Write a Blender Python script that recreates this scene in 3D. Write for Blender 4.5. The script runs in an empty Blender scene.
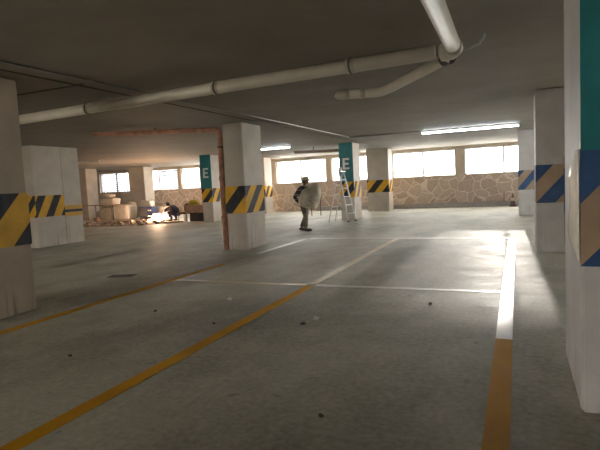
import bpy, bmesh, math, random
from mathutils import Vector, Matrix, noise
R = math.radians
random.seed(11)
S = bpy.context.scene
COL = S.collection

# ------------------------------------------------------------------ helpers
class MB:
    """collects shapes and links them as ONE mesh object"""
    def __init__(s): s.bm = bmesh.new(); s.uv = None
    def box(s, x0, x1, y0, y1, z0, z1, m=None):
        v = [s.bm.verts.new(p) for p in [(x0,y0,z0),(x1,y0,z0),(x1,y1,z0),(x0,y1,z0),(x0,y0,z1),(x1,y0,z1),(x1,y1,z1),(x0,y1,z1)]]
        fs = [(0,3,2,1),(4,5,6,7),(0,1,5,4),(1,2,6,5),(2,3,7,6),(3,0,4,7)]
        out = [s.bm.faces.new([v[i] for i in f]) for f in fs]
        if m is not None:
            for q in v: q.co = m @ q.co
        return out
    def bar(s, a, b, w, h, up=(0,0,1)):
        a = Vector(a); b = Vector(b); d = b-a; L = d.length; d.normalize()
        u = Vector(up)
        if abs(d.dot(u)) > .99: u = Vector((1,0,0))
        r = d.cross(u).normalized(); u = r.cross(d).normalized()
        M = Matrix((r, d, u)).transposed().to_4x4(); M.translation = a
        return s.box(-w/2, w/2, 0, L, -h/2, h/2, M)
    def tube(s, pts, r, n=12, cap=True):
        pts = [Vector(p) for p in pts]
        rs = r if isinstance(r, (list, tuple)) else [r]*len(pts)
        rings = []; prev = None
        for i, p in enumerate(pts):
            if i == 0: d = pts[1]-p
            elif i == len(pts)-1: d = p-pts[i-1]
            else: d = (pts[i+1]-p).normalized()+(p-pts[i-1]).normalized()
            d.normalize()
            if prev is None:
                u = Vector((0,0,1)) if abs(d.z) < .9 else Vector((1,0,0))
                a = d.cross(u).normalized()
            else:
                a = (prev - d*prev.dot(d)).normalized()
            prev = a; b = d.cross(a)
            rings.append([s.bm.verts.new(p + (a*math.cos(2*math.pi*k/n)+b*math.sin(2*math.pi*k/n))*rs[i]) for k in range(n)])
        for i in range(len(rings)-1):
            for k in range(n):
                s.bm.faces.new([rings[i][k], rings[i][(k+1)%n], rings[i+1][(k+1)%n], rings[i+1][k]])
        if cap:
            s.bm.faces.new(rings[0][::-1]); s.bm.faces.new(rings[-1])
    def lathe(s, prof, c=(0,0,0), n=20, sx=1, sy=1):
        c = Vector(c); rings = []
        for r, z in prof:
            rings.append([s.bm.verts.new(c+Vector((r*sx*math.cos(2*math.pi*k/n), r*sy*math.sin(2*math.pi*k/n), z))) for k in range(n)])
        for i in range(len(rings)-1):
            for k in range(n):
                s.bm.faces.new([rings[i][k], rings[i][(k+1)%n], rings[i+1][(k+1)%n], rings[i+1][k]])
        s.bm.faces.new(rings[0][::-1]); s.bm.faces.new(rings[-1])
    def ball(s, c, r, sub=2, sc=(1,1,1), jit=0, seed=0):
        ret = bmesh.ops.create_icosphere(s.bm, subdivisions=sub, radius=1)
        for v in ret['verts']:
            k = 1 + (jit*noise.noise(v.co*1.7+Vector((seed*3.1, seed, 7))) if jit else 0)
            v.co = Vector((v.co.x*r*sc[0]*k, v.co.y*r*sc[1]*k, v.co.z*r*sc[2]*k)) + Vector(c)
    def sack(s, x0, x1, y0, y1, z0, z1, p=.34, jit=.04, seed=0, n=14):
        """stuffed bag: superellipsoid with lumps"""
        c = Vector(((x0+x1)/2, (y0+y1)/2, (z0+z1)/2)); h = Vector(((x1-x0)/2, (y1-y0)/2, (z1-z0)/2))
        f = lambda v: math.copysign(abs(v)**p, v)
        ret = bmesh.ops.create_uvsphere(s.bm, u_segments=2*n, v_segments=n, radius=1)
        for v in ret['verts']:
            th = math.asin(max(-1, min(1, v.co.z))); ph = math.atan2(v.co.y, v.co.x)
            q = Vector((f(math.cos(th))*f(math.cos(ph)), f(math.cos(th))*f(math.sin(ph)), f(math.sin(th))))
            k = 1-abs(jit)+jit*noise.noise(q*2.2+Vector((seed, seed*2.3, 1)))
            v.co = c+Vector((q.x*h.x*k, q.y*h.y*k, q.z*h.z*(k if q.z > 0 else 1)))
    def mesh(s, me): s.bm.from_mesh(me)
    def build(s, name, m, parent=None, bevel=0, smooth=False, seg=2):
        if bevel:
            bmesh.ops.bevel(s.bm, geom=list(s.bm.edges), offset=bevel, segments=seg, affect='EDGES', clamp_overlap=True)
        bmesh.ops.recalc_face_normals(s.bm, faces=list(s.bm.faces))
        me = bpy.data.meshes.new(name); s.bm.to_mesh(me); s.bm.free()
        for mm in (m if isinstance(m, (list, tuple)) else [m]): me.materials.append(mm)
        if smooth:
            for p in me.polygons: p.use_smooth = True
        o = bpy.data.objects.new(name, me); COL.objects.link(o)
        if parent: o.parent = parent
        return o

def tag(o, label=None, cat=None, group=None, kind=None):
    if label: o['label'] = label
    if cat: o['category'] = cat
    if group: o['group'] = group
    if kind: o['kind'] = kind
    return o
def thing(name, label, cat, loc=(0,0,0), rz=0, group=None):
    o = bpy.data.objects.new(name, None); COL.objects.link(o)
    o.location = loc; o.rotation_euler = (0,0,rz); o.empty_display_size = .1
    return tag(o, label, cat, group)
def struct(o): o['kind'] = 'structure'; return o
def at(o, loc, rz=0): o.location = loc; o.rotation_euler = (0,0,rz); return o
def copy_tree(o, parent=None):
    c = o.copy(); COL.objects.link(c)
    if parent: c.parent = parent
    for ch in [x for x in COL.objects if x.parent == o]: copy_tree(ch, c)
    return c

def skin(nodes, edges, root, levels=2):
    """nodes: name -> (pos, radius); grown into a smooth mesh by the Skin modifier"""
    names = list(nodes); idx = {n:i for i, n in enumerate(names)}
    me = bpy.data.meshes.new('tmp'); me.from_pydata([nodes[n][0] for n in names], [(idx[a], idx[b]) for a, b in edges], [])
    o = bpy.data.objects.new('tmp', me); COL.objects.link(o)
    md = o.modifiers.new('s', 'SKIN'); md.use_smooth_shade = True
    lay = me.skin_vertices[0].data if me.skin_vertices else None
    if lay is None:
        bpy.context.view_layer.objects.active = o; bpy.ops.mesh.customdata_skin_add(); lay = me.skin_vertices[0].data
    for n, i in idx.items():
        r = nodes[n][1]
        lay[i].radius = r if isinstance(r, tuple) else (r, r)
        lay[i].use_root = (n == root)
    sb = o.modifiers.new('b', 'SUBSURF'); sb.levels = levels; sb.render_levels = levels
    dg = bpy.context.evaluated_depsgraph_get(); dg.update()
    out = bpy.data.meshes.new_from_object(o.evaluated_get(dg))
    bpy.data.objects.remove(o); bpy.data.meshes.remove(me)
    return out

# ------------------------------------------------------------------ materials
def nodes(name):
    m = bpy.data.materials.new(name); m.use_nodes = True
    nt = m.node_tree; b = nt.nodes['Principled BSDF']
    return m, nt, b
def N(nt, t, **kw):
    n = nt.nodes.new(t)
    for k, v in kw.items(): setattr(n, k, v)
    return n
def ramp(nt, fac, stops):
    r = N(nt, 'ShaderNodeValToRGB'); e = r.color_ramp.elements
    while len(e) < len(stops): e.new(.5)
    for el, (p, c) in zip(e, stops): el.position = p; el.color = (*c, 1)
    nt.links.new(fac, r.inputs[0]); return r.outputs[0]
def mixc(nt, fac, a, b, mode='MIX'):
    m = N(nt, 'ShaderNodeMix', data_type='RGBA', blend_type=mode)
    if isinstance(fac, (int, float)): m.inputs[0].default_value = fac
    else: nt.links.new(fac, m.inputs[0])
    for i, c in ((6, a), (7, b)):
        if isinstance(c, tuple): m.inputs[i].default_value = (*c, 1)
        else: nt.links.new(c, m.inputs[i])
    return m.outputs[2]
def mth(nt, op, a, b=None, c=None, clamp=False):
    m = N(nt, 'ShaderNodeMath', operation=op, use_clamp=clamp)
    for i, v in enumerate((a, b, c)):
        if v is None: continue
        if isinstance(v, (int, float)): m.inputs[i].default_value = v
        else: nt.links.new(v, m.inputs[i])
    return m.outputs[0]
def coords(nt, kind='Object', scale=(1,1,1)):
    t = N(nt, 'ShaderNodeTexCoord'); mp = N(nt, 'ShaderNodeMapping'); mp.inputs['Scale'].default_value = scale
    nt.links.new(t.outputs[kind], mp.inputs[0]); return mp.outputs[0]
def wpos(nt, scale=(1,1,1)):
    g = N(nt, 'ShaderNodeNewGeometry'); mp = N(nt, 'ShaderNodeMapping'); mp.inputs['Scale'].default_value = scale
    nt.links.new(g.outputs['Position'], mp.inputs[0]); return mp.outputs[0]
def nz(nt, vec, scale, detail=4, rough=.55):
    n = N(nt, 'ShaderNodeTexNoise'); n.inputs['Scale'].default_value = scale; n.inputs['Detail'].default_value = detail; n.inputs['Roughness'].default_value = rough
    nt.links.new(vec, n.inputs['Vector']); return n.outputs['Fac']
def bump(nt, b, h, strength=.2, dist=.02):
    n = N(nt, 'ShaderNodeBump'); n.inputs['Strength'].default_value = strength; n.inputs['Distance'].default_value = dist
    nt.links.new(h, n.inputs['Height']); nt.links.new(n.outputs[0], b.inputs['Normal'])
def plain(name, c, rough=.5, metal=0, var=.12, scale=6, bmp=0):
    m, nt, b = nodes(name)
    f = nz(nt, coords(nt), scale)
    lo = tuple(x*(1-var) for x in c); hi = tuple(min(1, x*(1+var)) for x in c)
    nt.links.new(ramp(nt, f, [(.3, lo), (.7, hi)]), b.inputs['Base Color'])
    b.inputs['Roughness'].default_value = rough; b.inputs['Metallic'].default_value = metal
    if bmp: bump(nt, b, f, bmp)
    return m
def emit(name, c, strength):
    m, nt, b = nodes(name)
    b.inputs['Base Color'].default_value = (*c, 1)
    b.inputs['Emission Color'].default_value = (*c, 1); b.inputs['Emission Strength'].default_value = strength
    return m

M = {}
# floor: polished, stained grey concrete
def floor_mat():
    m, nt, b = nodes('floor_concrete')
    p = wpos(nt)
    big = nz(nt, p, .35, 5, .6); mid = nz(nt, p, 1.7, 6, .65); fine = nz(nt, p, 22, 4)
    tro = nz(nt, wpos(nt, (1, .4, 1)), .9, 6, .62)
    c = ramp(nt, big, [(.36, (.29, .275, .20)), (.62, (.52, .50, .395))])
    c = mixc(nt, ramp(nt, mid, [(.42, (0,0,0)), (.68, (.75,.75,.75))]), c, (.60, .575, .48))
    c = mixc(nt, ramp(nt, tro, [(.46, (0,0,0)), (.64, (.65,.65,.65))]), c, (.20, .19, .145))
    sp = ramp(nt, nz(nt, p, 7, 3), [(.64, (0,0,0)), (.74, (.6,.6,.6))])
    c = mixc(nt, sp, c, (.17, .155, .13))
    cr = N(nt, 'ShaderNodeTexVoronoi', feature='DISTANCE_TO_EDGE'); cr.inputs['Scale'].default_value = .55
    wv = N(nt, 'ShaderNodeVectorMath', operation='MULTIPLY_ADD'); wn = N(nt, 'ShaderNodeTexNoise'); wn.inputs['Scale'].default_value = 1.4; wn.inputs['Detail'].default_value = 5
    nt.links.new(p, wn.inputs['Vector']); nt.links.new(wn.outputs['Color'], wv.inputs[0]); wv.inputs[1].default_value = (.9, .9, 0); nt.links.new(p, wv.inputs[2]); nt.links.new(wv.outputs[0], cr.inputs['Vector'])
    ck = mth(nt, 'MULTIPLY', ramp(nt, cr.outputs['Distance'], [(.004, (1,1,1)), (.012, (0,0,0))]), ramp(nt, big, [(.56, (0,0,0)), (.7, (.5,.5,.5))]))
    c = mixc(nt, ck, c, (.10, .09, .075))
    c = mixc(nt, .15, c, ramp(nt, fine, [(.35, (.12,.115,.09)), (.65, (.85,.82,.7))]))
    nt.links.new(c, b.inputs['Base Color'])
    r = N(nt, 'ShaderNodeMapRange'); r.inputs[3].default_value = .45; r.inputs[4].default_value = .75
    nt.links.new(mid, r.inputs[0]); nt.links.new(r.outputs[0], b.inputs['Roughness'])
    b.inputs['Specular IOR Level'].default_value = .4
    h = mth(nt, 'ADD', mth(nt, 'MULTIPLY', mid, 1.0), mth(nt, 'MULTIPLY', fine, .25))
    bump(nt, b, h, .22, .02)
    return m
M['floor'] = floor_mat()
def ceil_mat():
    m, nt, b = nodes('ceiling_concrete')
    p = wpos(nt)
    big = nz(nt, p, .5, 5, .6); board = nz(nt, wpos(nt, (.3, 6, 1)), 1.3, 3)
    blot = nz(nt, p, 2.4, 5, .6)
    c = ramp(nt, big, [(.3, (.19, .165, .135)), (.7, (.30, .265, .225))])
    c = mixc(nt, mth(nt, 'MULTIPLY', board, .35), c, (.20, .17, .14))
    c = mixc(nt, ramp(nt, blot, [(.58, (0,0,0)), (.75, (.35,.35,.35))]), c, (.34, .30, .26))
    nt.links.new(c, b.inputs['Base Color']); b.inputs['Roughness'].default_value = .75
    bump(nt, b, board, .15, .02)
    return m
M['ceiling'] = ceil_mat()
def paint_mat(name, c, streak=.5, low=.6):
    """painted concrete with dirt runs near the ground"""
    m, nt, b = nodes(name)
    p = wpos(nt)
    f = nz(nt, p, 2.2, 5)
    a = ramp(nt, f, [(.3, tuple(x*.86 for x in c)), (.7, tuple(min(1, x*1.08) for x in c))])
    st = nz(nt, wpos(nt, (9, 9, .5)), 1.3, 3)
    sep = N(nt, 'ShaderNodeSeparateXYZ'); nt.links.new(p, sep.inputs[0])
    zm = N(nt, 'ShaderNodeMapRange'); zm.inputs[1].default_value = low; zm.inputs[2].default_value = 0; nt.links.new(sep.outputs[2], zm.inputs[0])
    s = mth(nt, 'MULTIPLY', ramp(nt, st, [(.56, (0,0,0)), (.68, (1,1,1))]), zm.outputs[0])
    a = mixc(nt, mth(nt, 'MULTIPLY', s, streak), a, (.10, .085, .07))
    nt.links.new(a, b.inputs['Base Color']); b.inputs['Roughness'].default_value = .6
    bump(nt, b, nz(nt, p, 14, 4), .12, .01)
    return m
M['column'] = paint_mat('column_paint', (.50, .445, .37))
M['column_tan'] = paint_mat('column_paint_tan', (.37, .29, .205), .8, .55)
M['column_pale'] = paint_mat('column_paint_pale', (.50, .48, .46), .5, .5)
M['wall'] = paint_mat('wall_render', (.50, .43, .345), .3, 1)
def stone_mat():
    m, nt, b = nodes('stone_masonry')
    p = wpos(nt, (1, 0, 1.15))
    w = N(nt, 'ShaderNodeVectorMath', operation='MULTIPLY_ADD')
    n3 = N(nt, 'ShaderNodeTexNoise'); n3.inputs['Scale'].default_value = 2.2; nt.links.new(p, n3.inputs['Vector'])
    nt.links.new(n3.outputs['Color'], w.inputs[0]); w.inputs[1].default_value = (.35, 0, .35); nt.links.new(p, w.inputs[2])
    v = N(nt, 'ShaderNodeTexVoronoi', feature='DISTANCE_TO_EDGE'); v.inputs['Scale'].default_value = 1.9; nt.links.new(w.outputs[0], v.inputs['Vector'])
    vc = N(nt, 'ShaderNodeTexVoronoi', feature='F1'); vc.inputs['Scale'].default_value = 1.9; nt.links.new(w.outputs[0], vc.inputs['Vector'])
    sep = N(nt, 'ShaderNodeSeparateColor'); nt.links.new(vc.outputs['Color'], sep.inputs[0])
    c = ramp(nt, sep.outputs[0], [(0, (.42, .32, .255)), (.5, (.50, .40, .325)), (1, (.56, .46, .385))])
    c = mixc(nt, .3, c, ramp(nt, nz(nt, p, 7, 4), [(.3, (.36,.28,.23)), (.7, (.62,.53,.45))]))
    j = ramp(nt, v.outputs['Distance'], [(.022, (1,1,1)), (.05, (0,0,0))])
    c = mixc(nt, j, c, (.68, .60, .51))
    nt.links.new(c, b.inputs['Base Color']); b.inputs['Roughness'].default_value = .8
    bump(nt, b, ramp(nt, v.outputs['Distance'], [(.0, (0,0,0)), (.12, (1,1,1))]), .6, .03)
    return m
M['stone'] = stone_mat()
def stripe_mat(name, dark, light, period=.52, kf=.9):
    """diagonal hazard stripes; UV is metres along the face and metres up"""
    m, nt, b = nodes(name)
    uv = N(nt, 'ShaderNodeTexCoord'); s = N(nt, 'ShaderNodeSeparateXYZ'); nt.links.new(uv.outputs['UV'], s.inputs[0])
    d = mth(nt, 'SUBTRACT', s.outputs[0], mth(nt, 'MULTIPLY', s.outputs[1], kf))
    fr = mth(nt, 'FRACT', mth(nt, 'DIVIDE', d, period))
    k = mth(nt, 'LESS_THAN', fr, .49)
    f = nz(nt, wpos(nt), 3.5, 5)
    L = ramp(nt, f, [(.3, tuple(x*.75 for x in light)), (.65, light)])
    Dk = ramp(nt, nz(nt, wpos(nt), 8, 5), [(.45, dark), (.8, tuple(x+.03 for x in dark))])
    nt.links.new(mixc(nt, k, L, Dk), b.inputs['Base Color']); b.inputs['Roughness'].default_value = .6; b.inputs['Specular IOR Level'].default_value = .3
    return m
M['stripe'] = stripe_mat('hazard_stripe', (.025, .025, .028), (.74, .41, .03))
M['stripe_flare_blue'] = stripe_mat('hazard_stripe_flare_blue', (.035, .085, .20), (.42, .30, .20), .62)  # blue and tan partly carry the flare veil over black and yellow
M['teal'] = plain('teal_paint', (.022, .20, .215), .45, 0, .15, 3)
M['white'] = plain('white_paint', (.75, .75, .72), .5)
def line_mat(name, c, c2, thr=.62, rough=.36, spec=.5):
    m, nt, b = nodes(name)
    p = wpos(nt)
    f = nz(nt, p, 6, 6, .7); g = nz(nt, wpos(nt, (3, .6, 1)), 4, 4)
    col = ramp(nt, nz(nt, p, 2, 3), [(.3, tuple(x*.8 for x in c)), (.7, c)])
    col = mixc(nt, ramp(nt, f, [(thr, (0,0,0)), (thr+.1, (.8,.8,.8))]), col, c2)
    nt.links.new(col, b.inputs['Base Color']); b.inputs['Roughness'].default_value = rough; b.inputs['Specular IOR Level'].default_value = spec
    bump(nt, b, g, .1, .01)
    return m
M['yellow_line'] = line_mat('yellow_road_paint', (.72, .36, .014), (.50, .36, .14), .62, .6, .1)
M['glare_line'] = line_mat('glare_white_road_paint', (.78, .76, .70), (.42, .38, .30), .60)  # white puts sun and window glare on yellow lines into the colour
M['faded_glare_line'] = line_mat('faded_glare_road_paint', (.68, .55, .32), (.42, .39, .31), .5)  # wear, plus glare put into the paint colour
M['pvc'] = plain('pvc_pipe', (.62, .57, .47), .35, 0, .06, 3)
M['pvc_ring'] = plain('pvc_coupling', (.48, .44, .36), .4, 0, .1, 8)
M['clamp'] = plain('clamp_steel', (.10, .09, .08), .5, .6)
M['rust'] = plain('rust_pipe', (.40, .20, .125), .55, .05, .35, 7, .15)
M['alu'] = plain('aluminium', (.50, .51, .52), .45, .7, .06)
M['frame'] = plain('window_frame', (.42, .41, .40), .4, .3)
M['frame_dark'] = plain('window_frame_dark', (.10, .10, .11), .4, .4)
M['lamp_body'] = plain('lamp_enamel', (.66, .66, .64), .4)
M['lamp_off'] = plain('lamp_off_tube', (.55, .50, .44), .3)
M['tube'] = emit('lamp_tube', (.86, .94, 1.0), 6)
M['conduit'] = plain('conduit_grey', (.30, .29, .28), .5)
M['seam'] = plain('seam_dark', (.06, .055, .05), .8)
def glass_mat(name, tr, tl):
    m = bpy.data.materials.new(name); m.use_nodes = True; nt = m.node_tree; nt.nodes.clear()
    o = N(nt, 'ShaderNodeOutputMaterial')
    t = N(nt, 'ShaderNodeBsdfTransparent'); t.inputs[0].default_value = (*tr, 1)
    d = N(nt, 'ShaderNodeBsdfTranslucent'); d.inputs[0].default_value = (.85, .87, .88, 1)
    g = N(nt, 'ShaderNodeBsdfGlossy'); g.inputs['Roughness'].default_value = .08
    a = N(nt, 'ShaderNodeMixShader'); c = N(nt, 'ShaderNodeMixShader')
    f = nz(nt, coords(nt), 3, 4)
    mr = N(nt, 'ShaderNodeMapRange'); mr.inputs[3].default_value = tl*.7; mr.inputs[4].default_value = min(1, tl*1.3); nt.links.new(f, mr.inputs[0])
    nt.links.new(mr.outputs[0], a.inputs[0]); nt.links.new(t.outputs[0], a.inputs[1]); nt.links.new(d.outputs[0], a.inputs[2])
    c.inputs[0].default_value = .05; nt.links.new(a.outputs[0], c.inputs[1]); nt.links.new(g.outputs[0], c.inputs[2])
    nt.links.new(c.outputs[0], o.inputs[0])
    return m
M['glass'] = glass_mat('dusty_glass', (.95, .97, 1), .5)
m, nt, bb = nodes('louvre_glass'); nt.nodes.remove(bb)
t_ = N(nt, 'ShaderNodeBsdfTranslucent'); t_.inputs[0].default_value = (.028, .035, .046, 1)
d_ = N(nt, 'ShaderNodeBsdfDiffuse'); d_.inputs[0].default_value = (.22, .25, .30, 1); a_ = N(nt, 'ShaderNodeAddShader')
nt.links.new(t_.outputs[0], a_.inputs[0]); nt.links.new(d_.outputs[0], a_.inputs[1]); nt.links.new(a_.outputs[0], nt.nodes['Material Output'].inputs[0])
M['glass_louvre'] = m
M['ground'] = plain('outside_ground', (.42, .40, .36), .9, 0, .2, 1)

# ------------------------------------------------------------------ room shell
X0, X1, YB, YW, H = -25.8, 7.0, -8.0, 24.4, 2.82
b = MB(); b.box(X0-.3, X1+.3, YB-.3, YW+.3, -.3, 0); struct(b.build('floor', M['floor']))
b = MB(); b.box(X0-.3, X1+.3, YB-.3, YW+.3, H, H+.35); struct(b.build('ceiling', M['ceiling']))
b = MB(); b.box(X0-.3, X0, YB-.3, YW+.3, 0, H); struct(b.build('wall_left', M['wall']))
b = MB(); b.box(X1, X1+.3, YB-.3, YW+.3, 0, 1.2); b.box(X1, X1+.3, YB-.3, YW+.3, 2.6, H)
FILL_RW = [(9.5, 12.9), (14.0, 17.4)]  # unseen windows, added to light the columns from the right
ys = [YB-.3]+[v for q in FILL_RW for v in q]+[YW+.3]
for i in range(0, len(ys), 2): b.box(X1, X1+.3, ys[i], ys[i+1], 1.2, 2.6)
struct(b.build('wall_right', M['wall']))
for i, (a, c) in enumerate(FILL_RW):
    q = MB(); q.box(X1+.1, X1+.15, a, c, 1.2, 1.26); q.box(X1+.1, X1+.15, a, c, 2.54, 2.6)
    for yy in (a, (a+c)/2-.03, c-.06): q.box(X1+.1, X1+.15, yy, yy+.06, 1.26, 2.54)
    fo = struct(q.build('window_%d' % (i+10), M['frame']))
    q = MB(); q.box(X1+.12, X1+.126, a+.06, c-.06, 1.26, 2.54); q.build('pane', M['glass'], fo)
b = MB(); b.box(X0, -12.0, YB-.3, YB, 0, H); b.box(-6.0, X1, YB-.3, YB, 0, H); b.box(-12.0, -6.0, YB-.3, YB, 2.3, H); struct(b.build('wall_front', M['wall']))   # unseen entrance behind the camera, placed and sized for fill light
SILL, HEAD = 1.46, 2.68
WIN = [(-24.4, -21.65, [-23.05], 'louvre'), (-20.5, -18.35, [-19.75], 'half'), (-18.08, -15.6, [-16.8], 'plain'),
       (-15.3, -12.6, [-13.9], 'plain'), (-11.87, -9.02, [-10.45], 'plain'), (-8.72, -5.9, [-7.3], 'plain'),
       (-5.55, -2.6, [-4.1], 'plain'), (-2.2, 1.0, [-.52], 'plain'), (1.4, 4.4, [2.9], 'plain')]
b = MB()
b.box(X0, X1, YW, YW+.28, 0, SILL); b.box(X0, X1, YW, YW+.28, HEAD, H)
xs = [X0]+[v for w in WIN for v in w[:2]]+[X1]
for i in range(0, len(xs), 2): b.box(xs[i], xs[i+1], YW, YW+.28, SILL, HEAD)
wb = struct(b.build('wall_back', M['wall']))
b = MB(); b.box(-20.9, X1, YW-.06, YW-.001, 0, SILL-.02); b.build('stone_facing', M['stone'], wb)
b = MB(); b.box(-20.9, X1, YW-.11, YW-.001, SILL-.02, SILL+.03); b.build('sill_ledge', M['column'], wb, .008)
b = MB(); b.box(-9.5, X1, YW-.5, YW-.061, 0, .2); struct(b.build('baseboard_back', plain('kerb_concrete', (.36, .34, .33), .7), None, .02))
for i, (a, c, mul, kind) in enumerate(WIN):
    w = MB(); t = .05; yy0, yy1 = YW+.08, YW+.14
    w.box(a, c, yy0, yy1, SILL, SILL+t); w.box(a, c, yy0, yy1, HEAD-t, HEAD)
    w.box(a, a+t, yy0, yy1, SILL+t, HEAD-t); w.box(c-t, c, yy0, yy1, SILL+t, HEAD-t)
    for mx in mul: w.box(mx-.045, mx+.045, yy0-.01, yy1+.01, SILL+t, HEAD-t)
    o = struct(w.build('window_%d' % (i+1), M['frame_dark'] if kind in ('louvre',) else M['frame']))
    ed = [a+t]+[v for mx in mul for v in (mx-.045, mx+.045)]+[c-t]
    for k in range(0, len(ed), 2):
        p = MB()
        if kind == 'louvre' or (kind == 'half' and k == 2):
            n = 9
            for q in range(n):
                z = SILL+t+(q+.5)*(HEAD-SILL-2*t)/n
                Mx = Matrix.Translation((0, YW+.11, z)) @ Matrix.Rotation(R(62), 4, 'X')
                p.box(ed[k]+.01, ed[k+1]-.01, -.064, .064, -.003, .003, Mx)
            p.build('louvre_panes', M['glass_louvre'], o)
        elif kind == 'open' and k == 2:
            # sliding sash pushed back behind the fixed one: this half stands open
            p.box(ed[0]+.05, ed[1]-.02, YW+.145, YW+.15, SILL+t, HEAD-t); p.build('sliding_pane', M['glass'], o)
        else:
            p.box(ed[k], ed[k+1], YW+.108, YW+.114, SILL+t, HEAD-t); p.build('pane', M['glass'], o)
b = MB(); b.box(-60, 40, YW+.3, 90, 1.0, 1.25); b.box(-60, 40, -60, YB-.3, -.3, -.02); struct(b.build('ground', M['ground']))

# ceiling joints and conduits
b = MB(); b.box(-7.4, -5.1, 4.93, 4.97, H-.006, H+.001); struct(b.build('trim_1', M['seam']))
b = MB(); b.box(-5.22, -5.18, YB, YW, H-.006, H+.001); struct(b.build('trim_2', M['seam']))
b = MB(); b.tube([(-4.86, 3.0, H-.009), (-4.86, 15.4, H-.009)], .012, 8)
tag(b.build('electric_conduit', M['conduit'], None, 0, True), 'thin grey conduit along the ceiling joint, running away from the camera', 'conduit')
b = MB(); b.tube([(-4.86, 15.45, H-.011), (-2.66, 15.45, H-.011)], .014, 8)
tag(b.build('electric_conduit', M['conduit'], None, 0, True), 'thin grey conduit feeding the long lit ceiling tube', 'conduit')

# ------------------------------------------------------------------ columns
def band(w, d, z0, z1, front, side, skip=()):
    bm = bmesh.new(); uvl = bm.loops.layers.uv.new('UVMap')
    e = .006; hw, hd = w/2+e, d/2+e
    P = [(-hw,-hd),(hw,-hd),(hw,hd),(-hw,hd)]
    lo = [bm.verts.new((x, y, z0)) for x, y in P]; hi = [bm.verts.new((x, y, z1)) for x, y in P]
    li = [bm.verts.new((x*.9, y*.9, z0)) for x, y in P]; hi2 = [bm.verts.new((x*.9, y*.9, z1)) for x, y in P]
    L = [2*hw, 2*hd, 2*hw, 2*hd]
    for k in range(4):
        if k in skip: continue
        n = (k+1) % 4; u, su, sv = side if k % 2 else front; vh = (z1-z0)*sv
        f = bm.faces.new([lo[k], lo[n], hi[n], hi[k]])
        u1 = u+L[k]*su
        for lp, q in zip(f.loops, [(u, 0), (u1, 0), (u1, vh), (u, vh)]): lp[uvl].uv = q
        bm.faces.new([lo[k], li[k], li[n], lo[n]]); bm.faces.new([hi[k], hi[n], hi2[n], hi2[k]])
    return bm
def letter_E(par, x, y, z0, z1, w):
    t = (z1-z0)*.17
    e = MB(); e.box(x-w/2, x-w/2+t*1.15, y-.006, y, z0, z1)
    for za in (z0, (z0+z1)/2-t/2, z1-t): e.box(x-w/2+t*1.15, x+w/2-(0 if za != (z0+z1)/2-t/2 else .03), y-.006, y, za, za+t)
    return e.build('letter', M['white'], par)
def column(x0, x1, y0, y1, label, stripe='stripe', bz=(.85, 1.45), fr=(0, 1, 1), sd=(0, 1, 1), sign=False, letter=True, mat='column', name='concrete_column', group=None, bd=True, skip=()):
    w, d = x1-x0, y1-y0
    r = thing(name, label, 'column', ((x0+x1)/2, (y0+y1)/2, 0), 0, group); r['kind'] = 'thing'
    s = MB(); s.box(-w/2, w/2, -d/2, d/2, 0, H); s.build('shaft', M[mat], r, .014)
    if bd:
        m = MB(); m.bm.free(); m.bm = band(w, d, bz[0], bz[1], fr, sd, skip); m.build('stripe_band', M[stripe], r)
    if sign:
        q = MB(); q.box(-w/2-.004, w/2+.004, -d/2-.012, -d/2+.002, bz[1]-.01, H-.004)
        sp = q.build('sign_panel', M['teal'], r)
        if letter: letter_E(sp, 0, -d/2-.012, 1.86, 2.27, .25)
    return r
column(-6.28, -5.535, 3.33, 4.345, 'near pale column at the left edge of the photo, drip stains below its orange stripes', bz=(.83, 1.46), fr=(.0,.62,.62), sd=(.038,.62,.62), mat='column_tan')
column(-12.62, -12.12, 9.75, 10.7, 'wide pale column left of centre with black and yellow stripes, joined to a pier', bz=(.84, 1.44), fr=(.1,1,1), sd=(.22,1,.6))
column(-6.02, -5.52, 9.72, 10.62, 'central striped column with a rust-red drainpipe down its left edge', bz=(.82, 1.43), fr=(.14,.74,.74), sd=(.5,.91,.91))
column(-12.22, -11.7, 17.85, 18.75, 'column with a teal letter sign beside the yellow-topped workbench', fr=(.0,.9,.9), sd=(.3,.95,.7), sign=True, bz=(.84, 1.42))
column(-5.97, -5.45, 17.6, 18.5, 'column with a teal letter sign right behind the stepladder', fr=(.0,.9,.9), sd=(.2,.95,.7), sign=True, bz=(.84, 1.42))
column(.33, .83, 3.2, 4.25, 'nearest right-hand column with a torn corner guard and plain teal panel', 'stripe_flare_blue', bz=(.86, 1.52), fr=(0,1,1), sd=(.3,1,1), sign=True, skip=(3,), letter=False, mat='column_pale')
column(.31, .83, 9.73, 10.63, 'second column back on the right with broad flare-tinted blue and tan stripes', 'stripe_flare_blue', bz=(.87, 1.53), fr=(0,1,1), sd=(.3,1,1), mat='column_pale')
column(.05, .57, 18.2, 19.1, 'farthest right-hand column, beside the bright right end window', 'stripe_flare_blue', bz=(.86, 1.5), fr=(.08,1.2,1.1), sd=(0,1,1), mat='column_pale')
column(-6.3, -5.3, 22.4, 23.2, 'broad pale column against the stone wall, right of the stepladder', fr=(.0,.76,.7), sd=(.1,.9,.9), bz=(.86, 1.42))
column(-12.4, -11.55, 22.4, 23.2, 'striped column at the stone wall, seen just right of the central column', fr=(.1,.9,.9), sd=(.1,1,.8), bz=(.84, 1.40))
column(-20.3, -19.2, 22.5, 23.3, 'unstriped tan column between the two left windows', bd=False, mat='wall')
column(-21.95, -21.45, 20.5, 21.3, 'narrow unstriped column at the far left end of the handrail', bd=False, mat='wall')
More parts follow.
